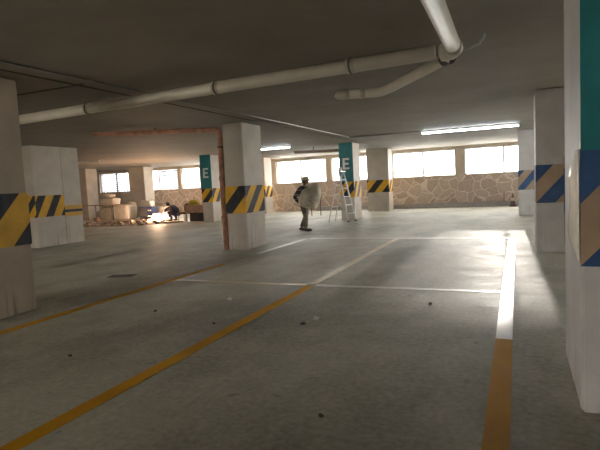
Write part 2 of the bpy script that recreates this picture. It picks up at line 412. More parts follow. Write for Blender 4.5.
# pier joined to the left column
r = thing('wall_pier', 'concrete pier attached behind the left striped column, with a thin horizontal yellow and black band', 'pier', (-12.36, 11.06, 0))
b = MB(); b.box(-.3, .22, -.345, .3, 0, H); b.build('shaft', M['column'], r, .01)
b = MB(); b.box(-.306, .226, -.34, .306, .80, .92); b.box(-.306, .226, -.34, .306, 1.0, 1.12); b.build('yellow_band', plain('band_yellow', (.55, .30, .03), .5), r)
b = MB(); b.box(-.307, .227, -.34, .307, .92, 1.0); b.build('black_band', plain('band_black', (.025, .025, .03), .5), r)

# torn corner guard on the nearest right column (a part of that column)
near_right = [o for o in COL.objects if o.get('label', '').startswith('nearest right-hand')][0]
g = MB(); rows = []
for i in range(17):
    t = i/16; z = .88+.64*t
    bul = .045*math.sin(math.pi*t)**.7*(1+.25*math.sin(9*t))
    wy = .30-.1*t+.05*math.sin(5*t)
    pts = []
    for k in range(7):
        s_ = k/6
        pts.append(g.bm.verts.new((-.25-.008-bul*math.sin(math.pi*min(1, s_*1.05))-.004, -.525+.02+wy*s_, z)))
    rows.append(pts)
for i in range(16):
    for k in range(6): g.bm.faces.new([rows[i][k], rows[i][k+1], rows[i+1][k+1], rows[i+1][k]])
gd = g.build('corner_guard', plain('guard_plastic', (.70, .66, .58), .25), near_right, 0, True)
sm = gd.modifiers.new('t', 'SOLIDIFY'); sm.thickness = .006

# ------------------------------------------------------------------ pipes
PZ = 2.72
r = thing('drain_pipe', 'long cream plastic drainpipe crossing under the ceiling from left to right', 'pipe', (-4.0, 5.8, PZ))
p0, p1 = Vector((-6.2, .41, .0)), Vector((3.22, -.22, .0))
b = MB(); b.tube([p0, p1], .078, 20); b.build('pipe', M['pvc'], r, 0, True)
for k in (.10, .443, .70, .90):
    c = p0.lerp(p1, k); d = (p1-p0).normalized()
    q = MB(); q.tube([c-d*.05, c+d*.05], .086, 20); q.build('coupling', M['pvc_ring'], r, 0, True)
    q = MB(); q.tube([c-d*.012, c+d*.012], .092, 20); q.bar((c.x, c.y, .08), (c.x, c.y, .105), .02, .006); q.build('hanger', M['clamp'], r)
r = thing('drain_pipe', 'cream plastic pipe overhead coming from the camera to the junction', 'pipe', (-.575, 5.62, PZ))
b = MB(); b.tube([(.08, -6.5, 0), (.0, -.24, 0)], .078, 20); b.build('pipe', M['pvc'], r, 0, True)
q = MB(); q.tube([(0, -.26, 0), (0, -.1, 0), (-.04, .0, 0), (-.14, .03, 0)], .09, 20); q.build('elbow', M['pvc_ring'], r, 0, True)
q = MB(); q.tube([(.03, .02, .02), (.13, -.01, .0), (.24, -.06, .02), (.29, -.09, .08), (.29, -.09, .13)], .016, 8); q.build('hanger', M['alu'], r, 0, True)
r = thing('drain_pipe', 'short cream plastic branch pipe ending in an elbow, right of centre ceiling', 'pipe', (-.60, 5.74, PZ-.01))
b = MB(); b.tube([(-.06, .10, 0), (-1.0, 1.44, .0), (-1.20, 1.69, .0), (-1.30, 1.74, .0), (-1.42, 1.72, .0), (-1.76, 1.60, .0)], .068, 20); b.build('pipe', M['pvc'], r, 0, True)
q = MB(); q.tube([(-1.48, 1.70, .0), (-1.54, 1.68, .0)], .077, 20); q.build('coupling', M['pvc_ring'], r, 0, True)
q = MB(); q.tube([(-1.70, 1.62, .0), (-1.80, 1.585, .0), (-1.85, 1.57, .01), (-1.88, 1.56, .03)], [.075, .077, .074, .06], 20); q.build('elbow', M['pvc_ring'], r, 0, True)
q = MB(); q.tube([(-.06, .10, 0), (-.12, .19, 0)], .078, 20); q.bar((-.09, .145, .06), (-.09, .145, .115), .02, .006); q.build('hanger', M['clamp'], r)
# rust-red downpipe on the central column
r = thing('downpipe', 'rust-red drainpipe running along the ceiling and down the central column', 'pipe', (-6.11, 9.78, 0))
b = MB(); pts = [(-2.55, -1.18, 2.735), (-.10, -.06, 2.71), (-.03, -.03, 2.69), (0, 0, 2.60), (0, 0, .0)]; b.tube(pts, [.05, .058, .062, .07, .075], 16); b.build('pipe', M['rust'], r, 0, True)
for z in (.72, 1.62): q = MB(); q.tube([(0, 0, z-.05), (0, 0, z+.05)], .085, 16); q.build('coupling', M['rust'], r, 0, True)
q = MB(); q.tube([(0, 0, 2.3), (0, 0, 2.34)], .082, 16); q.bar((0, 0, 2.32), (.09, 0, 2.32), .03, .03); q.build('bracket', M['clamp'], r)
q = MB(); q.bar((-1.3, -.61, 2.73), (-1.3, -.61, 2.82), .02, .02); q.build('hanger', M['clamp'], r)
M['dull_pipe'] = plain('dull_brown_pipe', (.27, .19, .14), .7, 0, .2, 6)
r = thing('drain_pipe', 'short dull brown pipe under the ceiling left of the stepladder column', 'pipe', (-6.0, 18.2, 2.6))
b = MB(); b.tube([(-2.0, .0, .06), (.02, .0, .0)], .06, 12); b.build('pipe', M['dull_pipe'], r, 0, True)
q = MB(); q.bar((-1.2, 0, .03), (-1.2, 0, .23), .03, .03); q.build('hanger', M['clamp'], r)

# ------------------------------------------------------------------ ceiling lamps
def lamp(x0, x1, y, lit, label):
    L = (x1-x0)/2
    r = thing('fluorescent_lamp', label, 'ceiling light', ((x0+x1)/2, y, H))
    b = MB(); b.box(-L, L, -.04, .04, -.05, .012); b.build('housing', M['lamp_body'], r, .008)
    for sx in (-1, 1): q = MB(); q.box(sx*(L-.02)-.02, sx*(L-.02)+.02, -.03, .03, -.12, -.05); q.build('lamp_holder', M['lamp_body'], r, .006)
    q = MB(); q.tube([(-L+.04, 0, -.085), (L-.04, 0, -.08)], .02, 12); q.build('tube', M['tube'] if lit else M['lamp_off'], r, 0, True)
lamp(-2.62, .10, 15.45, True, 'long lit fluorescent tube on the ceiling right of centre')
lamp(-9.85, -7.4, 16.5, True, 'lit fluorescent tube partly behind the central column')
lamp(-18.35, -16.0, 16.1, False, 'unlit fluorescent fitting over the left work area')

# ------------------------------------------------------------------ floor markings
def line(x0, x1, y0, y1, m, label, z=.003):
    b = MB(); cx, cy = (x0+x1)/2, (y0+y1)/2
    b.box(x0-cx, x1-cx, y0-cy, y1-cy, 0, z)
    return tag(at(b.build('parking_line', M[m]), (cx, cy, 0)), label, 'parking line')
line(-2.70, -2.57, .6, 6.28, 'yellow_line', 'yellow parking line running diagonally up from the bottom left corner')
line(-2.70, -2.58, 6.42, 11.8, 'faded_glare_line', 'worn far half of the middle parking line, coloured pale for glare, leading past the walking man')
line(-.185, -.05, .6, 4.5, 'yellow_line', 'yellow near end of the right-hand parking line')
line(-.185, -.05, 4.5, 11.95, 'glare_line', 'far end of the right-hand parking line, coloured white for sun glare')
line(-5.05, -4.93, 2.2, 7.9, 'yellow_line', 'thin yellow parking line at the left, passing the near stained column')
line(-5.05, -4.93, 9.2, 11.8, 'glare_line', 'continued left parking line, coloured white for glare, just right of the central column')  # the gap before this piece stands in for a shadow across the line
line(-4.92, -2.71, 6.30, 6.40, 'faded_glare_line', 'faint yellowish crossing line left of the middle parking line')
line(-2.56, -.19, 6.30, 6.40, 'glare_line', 'crossing line coloured white for window glare, between the middle and right parking lines')
line(-4.9, -.19, 11.84, 11.94, 'glare_line', 'farthest crossing line, coloured white for window glare, closing the parking bays')
r = thing('floor_drain', 'dark floor grate left of the thin yellow line', 'drain', (-6.16, 6.5, 0), .35)
b = MB(); b.box(-.22, .22, -.13, .13, 0, .004); b.build('frame', M['clamp'], r)
for k in range(9): q = MB(); q.box(-.2+k*.045, -.185+k*.045, -.11, .11, .004, .008); q.build('bar', M['seam'], r)
def chunk(x, y, s, m, label, cat, name, group=None, seed=0, z=0):
    b = MB(); b.ball((0, 0, s*.3), s, 2, (1, .7, .42), .7, seed)
    zmin = min(v.co.z for v in b.bm.verts)
    for v in b.bm.verts: v.co.z -= zmin
    return tag(at(b.build(name, m, None, 0, False), (x, y, z), seed*.7), label, cat, group)
M['rub'] = plain('rubble', (.30, .23, .17), .9, 0, .3, 9)
M['paper'] = plain('paper_scrap', (.62, .60, .54), .8)
chunk(-1.91, 4.68, .045, M['paper'], 'small pale scrap lying alone in the middle of the near bay', 'scrap', 'paper_scrap', seed=3)
chunk(-1.98, 4.5, .03, M['seam'], 'small dark crumb just below the pale scrap', 'scrap', 'dirt_crumb', seed=5)
chunk(-3.32, 5.3, .04, M['paper'], 'tiny pale chip on the middle yellow line', 'scrap', 'paper_scrap', seed=7, z=0)
for i, (x, y) in enumerate([(-2.9, 4.3), (-1.1, 2.7), (-3.6, 3.1), (-.9, 5.6), (-3.9, 4.6)]):
    chunk(x, y, .022, M['seam'], 'dark crumb of dirt scattered over the bare bay floor', 'scrap', 'dirt_crumb', 'dirt crumbs on the bay floor', seed=i+20)

# ------------------------------------------------------------------ stepladder
r = thing('stepladder', 'open aluminium stepladder standing in front of the teal lettered column', 'ladder', (-5.75, 16.95, 0))
A = [Vector((.33, -.24, 0)), Vector((.46, .2, 0))]; T = [Vector((.02, -.16, 1.78)), Vector((.08, .16, 1.78))]
B = [Vector((-.42, -.18, 0)), Vector((-.32, .22, 0))]
for k in (0, 1):
    q = MB(); q.bar(A[k], T[k], .026, .05, (1,0,0)); fr_ = q.build('front_rail', M['alu'], r)
    q = MB(); q.bar(B[k], T[k]-Vector((.04, 0, .05)), .025, .035, (1,0,0)); q.build('rear_leg', M['alu'], r)
    q = MB(); q.box(A[k].x-.03, A[k].x+.03, A[k].y-.03, A[k].y+.03, 0, .05); q.build('foot', M['seam'], fr_)
for k in range(1, 6):
    t = k/6; q = MB(); q.bar(A[0].lerp(T[0], t), A[1].lerp(T[1], t), .07, .022); q.build('step', M['alu'], r)
q = MB(); q.bar(T[0]+Vector((0, -.04, 0)), T[1]+Vector((0, .04, 0)), .16, .04); q.build('top_cap', M['alu'], r)
for k in (0, 1): q = MB(); q.bar(A[k].lerp(T[k], .5), B[k].lerp(T[k], .5), .012, .02); q.build('spreader', M['alu'], r)
q = MB(); q.bar(B[0].lerp(T[0], .3), B[1].lerp(T[1], .3), .02, .02); q.build('rear_brace', M['alu'], r)
r = thing('paint_can', 'small pale can standing on top of the stepladder', 'can', (-5.72, 16.92, 1.80))
b = MB(); b.lathe([(.05, 0), (.055, .005), (.055, .115), (.058, .12), (.058, .13), (.045, .13)], n=16); b.build('body', M['paper'], r, 0, True)
q = MB(); q.tube([(-.056, 0, .1), (-.05, 0, .15), (0, 0, .18), (.05, 0, .15), (.056, 0, .1)], .004, 6); q.build('handle', M['clamp'], r, 0, True)

# ------------------------------------------------------------------ people
M['skin'] = plain('skin', (.30, .16, .10), .5, 0, .08)
M['trouser'] = plain('trousers', (.13, .115, .085), .85, 0, .25, 8)
M['shoe'] = plain('shoes', (.05, .04, .035), .6)
M['cap'] = plain('cap_cloth', (.42, .37, .20), .8)
M['navy'] = plain('navy_cloth', (.045, .05, .10), .8, 0, .3, 8)
M['eye'] = plain('eye_dark', (.02, .015, .012), .3)
def jacket_mat():
    m, nt, b = nodes('striped_jacket')
    s = N(nt, 'ShaderNodeSeparateXYZ'); nt.links.new(coords(nt), s.inputs[0])
    f = mth(nt, 'FRACT', mth(nt, 'DIVIDE', s.outputs[2], .135))
    k = mth(nt, 'LESS_THAN', f, .22)
    nt.links.new(mixc(nt, k, (.035, .032, .04), (.20, .19, .18)), b.inputs['Base Color']); b.inputs['Roughness'].default_value = .8
    return m
M['jacket'] = jacket_mat()
def hand(wrist, d, palm_n, s=1., curl=.6):
    """palm + four unequal fingers + thumb as skinned chains; returns meshes"""
    w = Vector(wrist); d = Vector(d).normalized(); n = Vector(palm_n); n = (n-d*n.dot(d)).normalized(); side = d.cross(n)
    out = [skin({'a': (w, .026*s), 'b': (w+d*.05*s, (.040*s, .020*s)), 'c': (w+d*.09*s, (.040*s, .018*s))}, [('a', 'b'), ('b', 'c')], 'a', 1)]
    for k, (o, L) in enumerate([(-.03, .07), (-.01, .08), (.011, .075), (.03, .058)]):
        p = w+d*.075*s+side*o*s; nd = {}; q = p; ang = 0; ch = []
        for j, seg in enumerate((.25, .42, .33, .25)):
            nd[str(j)] = (q.copy(), (.0095-.001*j)*s); ch.append(str(j))
            q = q+(d*math.cos(ang)+n*math.sin(ang))*L*seg*1.25*s; ang += curl
        out.append(skin(nd, list(zip(ch, ch[1:])), '0', 1))
    p = w+d*.03*s-side*.03*s
    dirs = [(-side*.8+d*.6), (-side*.45+d*.8+n*.3), (-side*.1+d*.9+n*.5)]
    nd = {'0': (p.copy(), .012*s)}; q = p
    for j, v in enumerate(dirs[:3]): q = q+v.normalized()*.027*s; nd[str(j+1)] = (q.copy(), (.0115-.001*j)*s)
    out.append(skin(nd, [('0','1'),('1','2'),('2','3')], '0', 1))
    return out
def head_bits(mb, c, f, s=1.):
    """nose, ears as geometry of the body mesh; c head centre, f facing direction"""
    c = Vector(c); f = Vector(f).normalized(); side = Vector((0,0,1)).cross(f).normalized(); up = f.cross(side)
    mb.tube([c+f*.085*s+up*.025*s, c+f*.112*s-up*.012*s, c+f*.09*s-up*.025*s], [.008*s, .016*s, .01*s], 8)
    mb.tube([c+f*.086*s-up*.05*s-side*.025*s, c+f*.094*s-up*.052*s, c+f*.086*s-up*.05*s+side*.025*s], [.004, .008, .004], 6)
    for k in (-1, 1): mb.ball(c+side*k*.085*s, .028*s, 1, (.45, .7, 1.0))
def eyes(par, c, f, s=1.):
    c = Vector(c); f = Vector(f).normalized(); side = Vector((0,0,1)).cross(f).normalized(); up = f.cross(side)
    for k in (-1, 1): e = MB(); e.ball(c+f*.082*s+side*k*.032*s+up*.012*s, .011*s, 1); e.build('eye', M['eye'], par, 0, True)

def under(nd):
    k = {'pel':.8,'sp':.8,'ch':.78,'rs':.62,'ls':.62,'re':.72,'le':.72,'rh':.75,'lh':.75,'rk':.75,'lk':.75,'ra':.7,'la':.7,'rt':.7,'lt':.7}
    return {n: (p, tuple(v*k.get(n, 1) for v in r) if isinstance(r, tuple) else r*k.get(n, 1)) for n, (p, r) in nd.items()}
def hair(par, c, f, m):
    c = Vector(c); f = Vector(f).normalized(); q = MB(); q.ball(c-f*.022+Vector((0,0,.012)), .102, 3, (1, .95, 1.0), .06, 2)
    bmesh.ops.delete(q.bm, geom=[v for v in q.bm.verts if (v.co-c).dot(f) > .035 or (v.co.z < c.z-.055)], context='VERTS')
    h = q.build('hair', m, par, 0, True); h.modifiers.new('t', 'SOLIDIFY').thickness = .008
# walking man (faces +x, seen from his right side)
r = thing('person', 'person in a cap and striped dark jacket walking with a bulky pale bundle', 'person', (-5.86, 13.82, 0))
HC = (.105, 0, 1.475)
nd = {'pel': ((0, 0, .84), (.13, .10)), 'sp': ((.0, 0, 1.0), (.13, .10)), 'ch': ((.02, 0, 1.2), (.15, .11)), 'nk0': ((.045, 0, 1.33), .065), 'nk': ((.075, 0, 1.39), .052),
 'h0': ((.095, 0, 1.44), (.075, .082)), 'h1': ((.105, 0, 1.50), (.085, .095)), 'h2': ((.10, 0, 1.55), (.07, .08)),
 'rh': ((.01, -.10, .80), .085), 'rk': ((.09, -.10, .45), .058), 'ra': ((.07, -.10, .09), .040), 'rt': ((.20, -.11, .045), .035),
 'lh': ((-.01, .10, .80), .085), 'lk': ((.02, .10, .45), .058), 'la': ((-.16, .10, .12), .040), 'lt': ((-.06, .11, .045), .035),
 'rs': ((.0, -.19, 1.27), .058), 're': ((-.19, -.25, 1.02), .043), 'rw': ((.08, -.36, .80), .030),
 'ls': ((.04, .19, 1.27), .058), 'le': ((.20, .24, 1.05), .043), 'lw': ((.40, .06, 1.12), .030)}
ed = [('pel','sp'),('sp','ch'),('ch','nk0'),('nk0','nk'),('nk','h0'),('h0','h1'),('h1','h2'),('pel','rh'),('rh','rk'),('rk','ra'),('ra','rt'),('pel','lh'),('lh','lk'),('lk','la'),('la','lt'),
 ('ch','rs'),('rs','re'),('re','rw'),('ch','ls'),('ls','le'),('le','lw')]
b = MB(); b.mesh(skin(under(nd), ed, 'pel'))
for me in hand((.08, -.36, .80), (.9, -.05, -.1), (0, .3, 1), 1, .55)+hand((.40, .06, 1.12), (.5, -.7, -.1), (-.3, -.6, -.4), 1, .5): b.mesh(me)
head_bits(b, HC, (1, 0, -.12))
body = b.build('body', M['skin'], r, 0, True)
eyes(body, HC, (1, 0, -.12)); hair(r, HC, (1, 0, -.12), M['eye'])
g = 1.22
def grow(keys, k, add=0): return {q: (nd[q][0], tuple(v*k+add for v in nd[q][1]) if isinstance(nd[q][1], tuple) else nd[q][1]*k+add) for q in keys}
jk = grow(['pel','sp','ch','rs','re','ls','le'], 1.2, .01)
jk['nk0'] = (nd['nk0'][0], .085)
jk['rs'] = (nd['rs'][0], .088); jk['ls'] = (nd['ls'][0], .088); jk['rf'] = ((-.0, -.325, .87), .048); jk['lf'] = ((.33, .13, 1.1), .048)
b = MB(); b.mesh(skin(jk, [('pel','sp'),('sp','ch'),('ch','nk0'),('ch','rs'),('rs','re'),('re','rf'),('ch','ls'),('ls','le'),('le','lf')], 'pel')); b.build('jacket', M['jacket'], r, 0, True)
tk = grow(['rh','rk','lh','lk'], 1.22, .012); tk['pel'] = ((0, 0, .82), (.155, .125)); tk['top'] = ((0, 0, .93), (.15, .12))
tk['ra'] = ((.068, -.10, .075), .066); tk['la'] = ((-.16, .10, .095), .066)
b = MB(); b.mesh(skin(tk, [('top','pel'),('pel','rh'),('rh','rk'),('rk','ra'),('pel','lh'),('lh','lk'),('lk','la')], 'pel')); b.build('trousers', M['trouser'], r, 0, True)
def shoe(par, heel, toe):
    h, t = Vector(heel), Vector(toe)
    d = (t-h).normalized()
    q = MB(); q.tube([h-d*.04, h, h.lerp(t, .5), t, t+d*.05], [.022, .044, .047, .042, .018], 12)
    for v in q.bm.verts: v.co.z = max(v.co.z, min(h.z, t.z)-.04)
    q.build('shoe', M['shoe'], par, 0, True)
shoe(r, (.05, -.10, .05), (.22, -.11, .04)); shoe(r, (-.19, .10, .06), (-.03, .11, .04))
b = MB(); b.lathe([(.108, 1.515), (.112, 1.53), (.110, 1.57), (.09, 1.61), (.04, 1.632), (.005, 1.636)], (.092, 0, 0), 20, 1.05, .96)
b.tube([(.16, -.06, 1.515), (.225, 0, 1.505), (.16, .06, 1.515)], [.012, .016, .012], 8); b.build('cap', M['cap'], r, 0, True)

# the bundle he carries
bx, by = -5.47, 13.44
OUT = [(x+.13+.25*(z-1.0)*(x < -5.7), z) for x, z in ((-5.93,.82),(-5.98,.96),(-5.90,1.18),(-5.76,1.34),(-5.56,1.40),(-5.38,1.37),(-5.28,1.25),(-5.27,1.05),(-5.36,.80),(-5.46,.66),(-5.60,.70),(-5.78,.74))]
r = thing('cloth_bundle', 'bulky pale grey-beige bundle held at the walking man\'s side', 'bundle', (bx, by, .66))
b = MB(); rings = []; nn = 36
def outl(t):
    t = t % 1*len(OUT); i = int(t); f = t-i; a, c = OUT[i % len(OUT)], OUT[(i+1) % len(OUT)]
    pm, pn = OUT[(i-1) % len(OUT)], OUT[(i+2) % len(OUT)]
    cr = lambda p0, p1, p2, p3: .5*(2*p1+(p2-p0)*f+(2*p0-5*p1+4*p2-p3)*f*f+(3*p1-p0-3*p2+p3)*f**3)
    return cr(pm[0], a[0], c[0], pn[0]), cr(pm[1], a[1], c[1], pn[1])
ccx, ccz = -5.49, 1.02
nn = 64
for yy, sc in ((-.13, .12), (-.13, .3), (-.13, .5), (-.125, .68), (-.11, .84), (-.075, .95), (-.02, 1.0), (.05, .98), (.10, .85), (.12, .6), (.125, .25)):
    ring = []
    for k in range(nn):
        x, z = outl(k/nn); q = Vector((ccx+(x-ccx)*sc, yy, ccz+(z-ccz)*sc))
        q.y -= .10*abs(noise.noise(Vector((q.x*4+q.z*2, q.z*2.5, 9))))-.03+.05*abs(noise.noise(Vector((q.x*9, q.z*9-q.x*5, 2)))); q.y += .06*noise.noise(Vector((q.x*4.5, q.z*4.5, yy*3))); kk = 1+.14*noise.noise(Vector((q.x*3.2, q.z*3.2, 4))); q.x = ccx+(q.x-ccx)*kk; q.z = ccz+(q.z-ccz)*kk
        ring.append(b.bm.verts.new((q.x-bx, q.y, q.z-.66)))
    rings.append(ring)
for i in range(len(rings)-1):
    for k in range(nn): b.bm.faces.new([rings[i][k], rings[i][(k+1) % nn], rings[i+1][(k+1) % nn], rings[i+1][k]])
b.bm.faces.new(rings[0][::-1]); b.bm.faces.new(rings[-1])
b.build('cloth', plain('bundle_cloth', (.60, .55, .46), .85, 0, .22, 5, .4), r, 0, True)
for x, z0, z1 in ((-5.46, .46, .80), (-5.18, .48, .98)): q = MB(); q.tube([(x-bx, .0, z0-.66), (x-bx, .0, z1-.66)], .011, 8); q.build('rod', M['clamp'], r, 0, True)

# crouching welder (faces -x)
WX, WY = -14.72, 19.05
r = thing('person', 'person in dark navy work clothes and mask crouching over the welding sparks', 'person', (WX, WY, 0))
HC = (-.25, 0, .74)
nd = {'pel': ((.24, 0, .30), (.14, .12)), 'sp': ((.21, 0, .46), (.13, .12)), 'ch': ((.05, 0, .62), (.15, .12)), 'nk0': ((-.09, 0, .68), .065), 'nk': ((-.15, 0, .70), .052),
 'h0': ((-.20, 0, .71), (.075, .08)), 'h1': ((-.25, 0, .74), (.09, .09)), 'h2': ((-.27, 0, .79), (.075, .075)),
 'rh': ((.22, .12, .30), .085), 'rk': ((-.12, .19, .42), .058), 'ra': ((.06, .17, .09), .042), 'rt': ((-.10, .18, .045), .036),
 'lh': ((.22, -.12, .30), .085), 'lk': ((-.12, -.19, .42), .058), 'la': ((.06, -.17, .09), .042), 'lt': ((-.10, -.18, .045), .036),
 'rs': ((.03, .20, .62), .06), 're': ((-.22, .26, .50), .045), 'rw': ((-.44, .10, .36), .032),
 'ls': ((.03, -.20, .62), .06), 'le': ((-.22, -.26, .50), .045), 'lw': ((-.46, -.08, .34), .032)}
b = MB(); b.mesh(skin(under(nd), ed, 'pel'))
for me in hand(nd['rw'][0], (-1, -.5, -.4), (0, -.5, -.8), 1, .7)+hand(nd['lw'][0], (-1, .4, -.4), (0, .5, -.8), 1, .7): b.mesh(me)
head_bits(b, HC, (-1, 0, -.3))
body = b.build('body', M['skin'], r, 0, True); eyes(body, HC, (-1, 0, -.3)); hair(r, HC, (-1, 0, -.3), M['eye'])
jk = grow(['pel','sp','ch','rs','re','ls','le'], 1.18, .01); jk['nk0'] = (nd['nk0'][0], .08)
jk['rs'] = (nd['rs'][0], .088); jk['ls'] = (nd['ls'][0], .088); jk['rf'] = ((-.40, .13, .385), .046); jk['lf'] = ((-.41, -.11, .37), .046)
b = MB(); b.mesh(skin(jk, [('pel','sp'),('sp','ch'),('ch','nk0'),('ch','rs'),('rs','re'),('re','rf'),('ch','ls'),('ls','le'),('le','lf')], 'pel')); b.build('jacket', M['navy'], r, 0, True)
tk = grow(['rh','rk','lh','lk'], 1.2, .012); tk['pel'] = ((.24, 0, .30), (.15, .13)); tk['top'] = ((.22, 0, .42), (.14, .12)); tk['ra'] = ((.06, .17, .075), .062); tk['la'] = ((.06, -.17, .075), .062)
b = MB(); b.mesh(skin(tk, [('top','pel'),('pel','rh'),('rh','rk'),('rk','ra'),('pel','lh'),('lh','lk'),('lk','la')], 'pel')); b.build('trousers', M['navy'], r, 0, True)
shoe(r, (.07, .17, .05), (-.10, .18, .04)); shoe(r, (.07, -.17, .05), (-.10, -.18, .04))
b = MB()   # face shield: curved plate in front of the face with a head band
rows = []
for i in range(7):
    t = i/6; z = .84-.24*t
    rows.append([b.bm.verts.new((-.27-.115*math.cos(a)-.03*t, .115*math.sin(a), z)) for a in [R(-75+25*k) for k in range(7)]])
for i in range(6):
    for k in range(6): b.bm.faces.new([rows[i][k], rows[i+1][k], rows[i+1][k+1], rows[i][k+1]])
mk = b.build('face_shield', plain('shield_grey', (.45, .42, .38), .4), r, 0, True); mk.modifiers.new('t', 'SOLIDIFY').thickness = .008
b = MB(); b.lathe([(.106, .785), (.106, .81), (.085, .845), (.04, .865), (.005, .87)], (-.26, 0, 0), 18, 1.05, 1); b.build('cap', M['navy'], r, 0, True)

# torch, arc and sparks
AX, AY, AZ = WX-.82, WY-.02, .17
r = thing('welding_torch', 'thin welding torch in the crouching person\'s hands', 'torch', (WX-.56, WY+.0, .26))
b = MB(); b.tube([(.02, .0, .03), (-.10, -.0, .0), (-.16, -.01, -.03)], [.018, .016, .012], 10); b.build('handle', M['seam'], r, 0, True)
q = MB(); q.tube([(-.16, -.01, -.03), (-.235, -.02, -.075)], .006, 8); q.build('rod', M['alu'], r, 0, True)
r = thing('welding_arc', 'blinding white welding arc with flying sparks on the floor', 'welding arc', (AX, AY, AZ-.08))
b = MB(); b.ball((0, 0, .0), .085, 2, (1.3, 1, .9), .5, 4); b.build('flame', emit('arc_white', (1, .90, .90), 14), r, 0, True)
b = MB()
for i in range(46):
    a = random.uniform(0, 2*math.pi); L = random.uniform(.12, .62); el = random.uniform(-.05, .75)
    d = Vector((math.cos(a)*math.cos(el), math.sin(a)*math.cos(el), math.sin(el)))
    s0 = d*random.uniform(.08, L*.8); s1 = d*L; s1.z = max(s1.z-.12*L, -.07)
    s0.z = max(s0.z, -.07)
    b.tube([s0, (s0+s1)/2+Vector((0,0,.015)), s1], [.005, .005, .002], 5)
sp = b.build('spark', emit('spark_orange', (1, .62, .28), 9), r); sp['kind'] = 'stuff'
li = bpy.data.lights.new('arc_light', 'POINT'); li.energy = 48; li.color = (1, .64, .40); li.shadow_soft_size = .14
lo = bpy.data.objects.new('arc_light', li); COL.objects.link(lo); lo.location = (AX-.05, AY-.05, AZ+.22)
# steel frame being welded
M['steel'] = plain('raw_steel', (.22, .15, .13), .45, .5, .25, 8)
r = thing('barred_grate', 'steel bar grate lying on blocks under the welding arc', 'grate', (AX-.15, AY-.1, 0))
for x0, y0, x1, y1 in ((-.9, -.28, .72, -.24), (-.9, .28, .72, .32)):
    q = MB(); q.bar((x0, y0, .06), (x1, y1, .06), .04, .04); q.build('rail', M['steel'], r)
for x in (-.85, -.35, .17, .68): q = MB(); q.bar((x, -.26, .06), (x, .3, .06), .035, .035); q.build('cross_bar', M['steel'], r)
for x in (-.7, .6): q = MB(); q.box(x-.05, x+.05, -.32, .36, 0, .04); q.build('block', M['rub'], r)
r = thing('steel_plate', 'upright purplish steel plate next to the welding arc', 'steel plate', (AX-.50, AY+.40, 0), .1)
b = MB(); b.bar((-.2, 0, .0), (-.14, .1, .45), .5, .02, (1,0,0)); 
b.bm.free(); b.bm = bmesh.new()
b.box(-.22, .22, -.01, .01, 0, .36, Matrix.Rotation(R(-14), 4, 'X')); b.build('sheet', plain('plate_violet', (.36, .27, .34), .4, .4), r, .003)
for x in (-.2, .2): q = MB(); q.bar((x, .02, .02), (x, .24, .02), .03, .03); q.build('foot', M['steel'], r)

# ------------------------------------------------------------------ clutter of the work area
M['sack'] = plain('sack_cloth', (.52, .43, .32), .9, 0, .15, 5, .4)
M['sack2'] = plain('sack_paper', (.60, .53, .43), .85, 0, .12, 4, .3)
def sack(x0, x1, y0, y1, z0, z1, label, m='sack', p=.3, seed=0):
    cx, cy = (x0+x1)/2, (y0+y1)/2
    r = thing('filled_sack', label, 'sack', (cx, cy, z0), 0, 'sacks heaped by the left window')
    b = MB(); b.sack(x0-cx, x1-cx, y0-cy, y1-cy, 0, z1-z0, p, .10, seed); b.build('bag', M[m], r, 0, True)
    q = MB(); q.tube([(-.38*(x1-x0), -.485*(y1-y0), .2*(z1-z0)), (-.38*(x1-x0), -.495*(y1-y0), .8*(z1-z0))], .006, 6); q.build('seam', M['paper'], r, 0, True)
    return r
sack(-20.42, -19.55, 20.2, 21.0, 0, .72, 'tall upright pale sack behind the handrail post', 'sack', .3, 1)
sack(-19.5, -18.42, 20.1, 20.95, 0, .82, 'largest pale sack, standing in the middle of the heap', 'sack2', .26, 2)
sack(-20.5, -19.4, 20.3, 20.95, .73, 1.2, 'sack lying on top of the tall upright sack, under the window', 'sack2', .4, 3)
sack(-19.3, -18.9, 20.95, 21.5, 0, .95, 'dark brownish lump of a sack behind the largest pale sack', 'sack', .5, 4)
sack(-18.45, -17.75, 21.05, 21.6, 0, 1.0, 'pale square sack at the right end of the heap above the blue machine', 'sack2', .3, 5)
sack(-17.72, -17.2, 21.2, 21.75, 0, .62, 'low pale sack half hidden behind the blue machine', 'sack', .35, 6)
sack(-21.1, -20.55, 20.6, 21.2, 0, .55, 'low tan sack leaning at the left end of the heap behind the handrail', 'sack', .4, 7)
sack(-20.2, -19.75, 20.35, 20.9, 1.21, 1.40, 'small sack topmost on the heap under the left window', 'sack', .45, 8)
# handrail
r = thing('handrail', 'thin dark metal handrail in front of the pale sacks', 'handrail', (-19.4, 19.55, 0))
b = MB(); b.tube([(-1.55, 0, .83), (1.4, 0, .83)], .022, 10); b.build('rail', M['rust'], r, 0, True)
for x in (-.55, .6): q = MB(); q.tube([(x, 0, 0), (x, 0, .82)], .018, 10); q.build('post', M['clamp'], r, 0, True)
q = MB(); q.box(-.68, -.42, -.1, .1, 0, .2); q.build('footing', M['rust'], r, .02)
